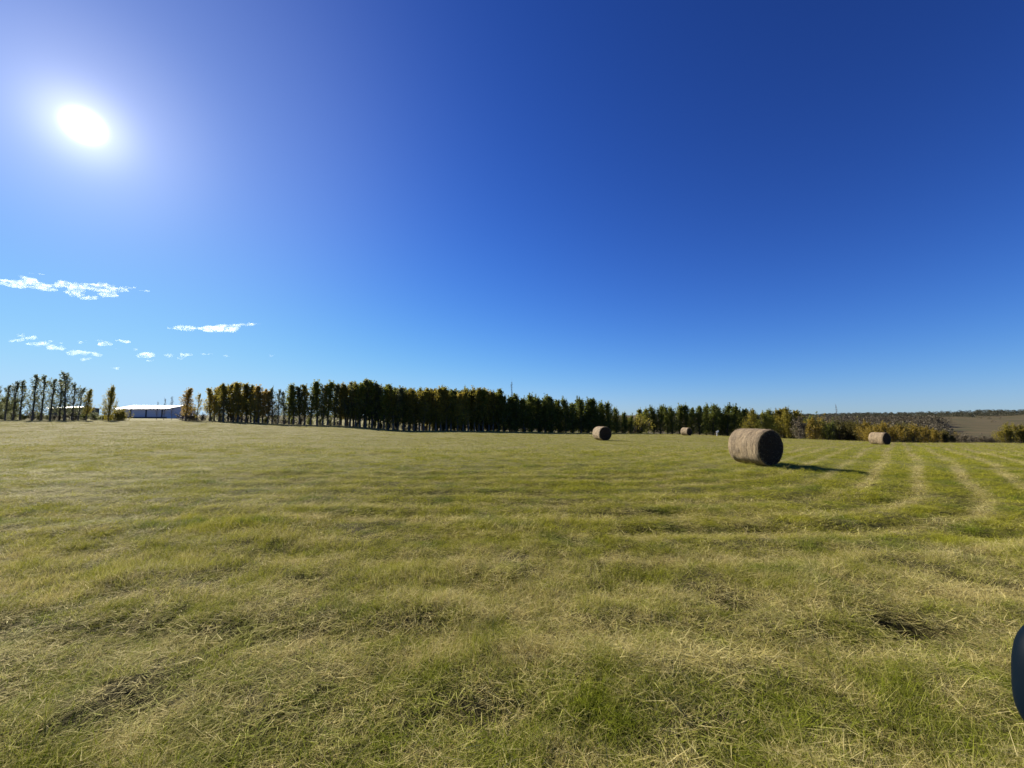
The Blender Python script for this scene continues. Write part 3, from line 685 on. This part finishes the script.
# ---------------------------------------------------------------- clouds
cm = bpy.data.materials.new('cloud_vapour'); cm.use_nodes = True; ct = cm.node_tree; ct.nodes.clear()
co_ = ct.nodes.new('ShaderNodeOutputMaterial'); pv = ct.nodes.new('ShaderNodeVolumePrincipled')
pv.inputs['Color'].default_value = (1, 1, 1, 1); pv.inputs['Anisotropy'].default_value = .5
geo = ct.nodes.new('ShaderNodeNewGeometry'); nz = ct.nodes.new('ShaderNodeTexNoise'); nz.inputs['Scale'].default_value = .034; nz.inputs['Detail'].default_value = 3; nz.inputs['Roughness'].default_value = .65
mr = ct.nodes.new('ShaderNodeMapRange'); mr.inputs['From Min'].default_value = .42; mr.inputs['From Max'].default_value = .85; mr.inputs['To Max'].default_value = .012
ct.links.new(geo.outputs['Position'], nz.inputs['Vector']); ct.links.new(nz.outputs[0], mr.inputs[0]); ct.links.new(mr.outputs[0], pv.inputs['Density'])
ct.links.new(pv.outputs[0], co_.inputs['Volume'])
dt = bpy.data.textures.new('cloud_bumps', 'CLOUDS'); dt.noise_scale = 60; dt.noise_depth = 3
CD = 3000; MPP = CD/F
def cloud(spots, label, group=None, thin=1.0):
    """spots: (px, py, half width px, half height px)"""
    c0 = at(spots[0][0], spots[0][1], CD); bm = bmesh.new()
    for (px, py, a, b) in spots:
        p = at(px, py, CD)-c0; dp = max(b*1.6, a*.45)
        bmesh.ops.create_icosphere(bm, subdivisions=3, radius=1, matrix=Matrix.Translation(p+Vector((0, random.uniform(-1, 1)*dp*MPP*.4, 0)))@Matrix.Rotation(random.uniform(-.15, .15), 4, 'Y')@Matrix.Diagonal((a*MPP, dp*MPP, b*MPP, 1)))
    o = bmo('cloud', bm, cm); o.location = c0
    r = o.modifiers.new('merge', 'REMESH'); r.mode = 'VOXEL'; r.voxel_size = 5.0
    d = o.modifiers.new('billow', 'DISPLACE'); d.texture = dt; d.texture_coords = 'GLOBAL'; d.strength = 34; d.mid_level = .55
    tag(o, label, 'cloud', group); return o
sp = []
r = random.Random(3)
for i in range(70):
    px = r.uniform(-12, 128); cyy = lerp([(-12, 281), (40, 286), (60, 286), (90, 293), (125, 288)], px); hw = lerp([(-12, 3), (20, 4), (60, 4), (92, 8), (112, 5), (128, 2)], px)
    sp.append((px, cyy+r.uniform(-1, 1)*hw, r.uniform(4, 10), r.uniform(.9, 2.1)))
for px, py, a in ((25, 277, 7), (38, 274, 8), (132, 288, 7), (145, 291, 6), (30, 279, 9)): sp.append((px, py, a, .9))
cloud(sp, 'largest ragged white cloud, upper streak low in the left sky')
cloud([(215, 328, 22, 2.6), (190, 328, 20, 1.2), (232, 326, 18, 1.3), (250, 325, 12, .9), (225, 329, 14, 2.4), (176, 328, 9, .8)], 'smooth thin lens shaped white cloud alone right of the other clouds')
puffs = [(15, 340, 6, 2, 'leftmost small puff of the low cloud row'), (30, 338, 9, 2.2, 'long small puff near the left end of the low cloud row'), (38, 344, 12, 2.6, 'wide puff left of the middle of the low cloud row'),
         (54, 348, 9, 3, 'plump puff in the left half of the low cloud row'), (72, 352, 12, 3, 'widest white puff at the middle of the low cloud row'), (92, 353, 11, 2.4, 'flat puff right of the widest puff in the low row'),
         (85, 359, 6, 2.4, 'small puff hanging below the low cloud row'), (82, 342, 5, 1.7, 'small lone puff above the middle of the low cloud row'), (105, 344, 9, 2.2, 'upper puff right of the middle above the low row'),
         (124, 341, 9, 1.4, 'thin slanting wisp above the right half of the low row'), (146, 355, 12, 3.6, 'bright peaked puff in the right half of the low row'), (168, 355, 5, 1.8, 'small puff just right of the bright peaked puff'),
         (188, 355, 8, 2.0, 'flat small puff toward the right end of the low row'), (208, 354, 7, 1.2, 'thin wisp at the right end of the low cloud row'), (113, 368, 8, 1.3, 'thin wisp lowest of all above the barn'), (272, 356, 3, 1.2, 'tiny lone speck of cloud farthest right'), (150, 361, 5, 1.0, 'faint flat wisp just under the bright peaked puff'), (134, 349, 3, 1.3, 'tiny puff between the upper wisp and the peaked puff')]
puffs += [(22, 335, 6, 1.4, 'faint fragment above the left end of the low cloud row'), (62, 343, 4, 1.2, 'faint fragment above the plump puff'), (98, 340, 4, 1.1, 'small fragment just left of the upper puff'), (120, 348, 5, 1.1, 'faint streak below the slanting wisp'), (178, 358, 4, .9, 'faint crumb below the small puffs on the right'), (198, 351, 4, .9, 'faint crumb above the thin right hand wisp'), (228, 356, 5, .9, 'faint last wisp right of the low cloud row'), (48, 341, 5, 1.2, 'faint crumb above the wide puff')]
for px, py, a, b, lab in puffs:
    cloud([(px, py, a*.8, b*.75)]+[(px+r.uniform(-a, a)*.8, py+r.uniform(-.6, .8)*b, a*r.uniform(.2, .45), b*r.uniform(.4, .8)) for k in range(6)], lab+' in the left sky', 'small clouds of the low row')
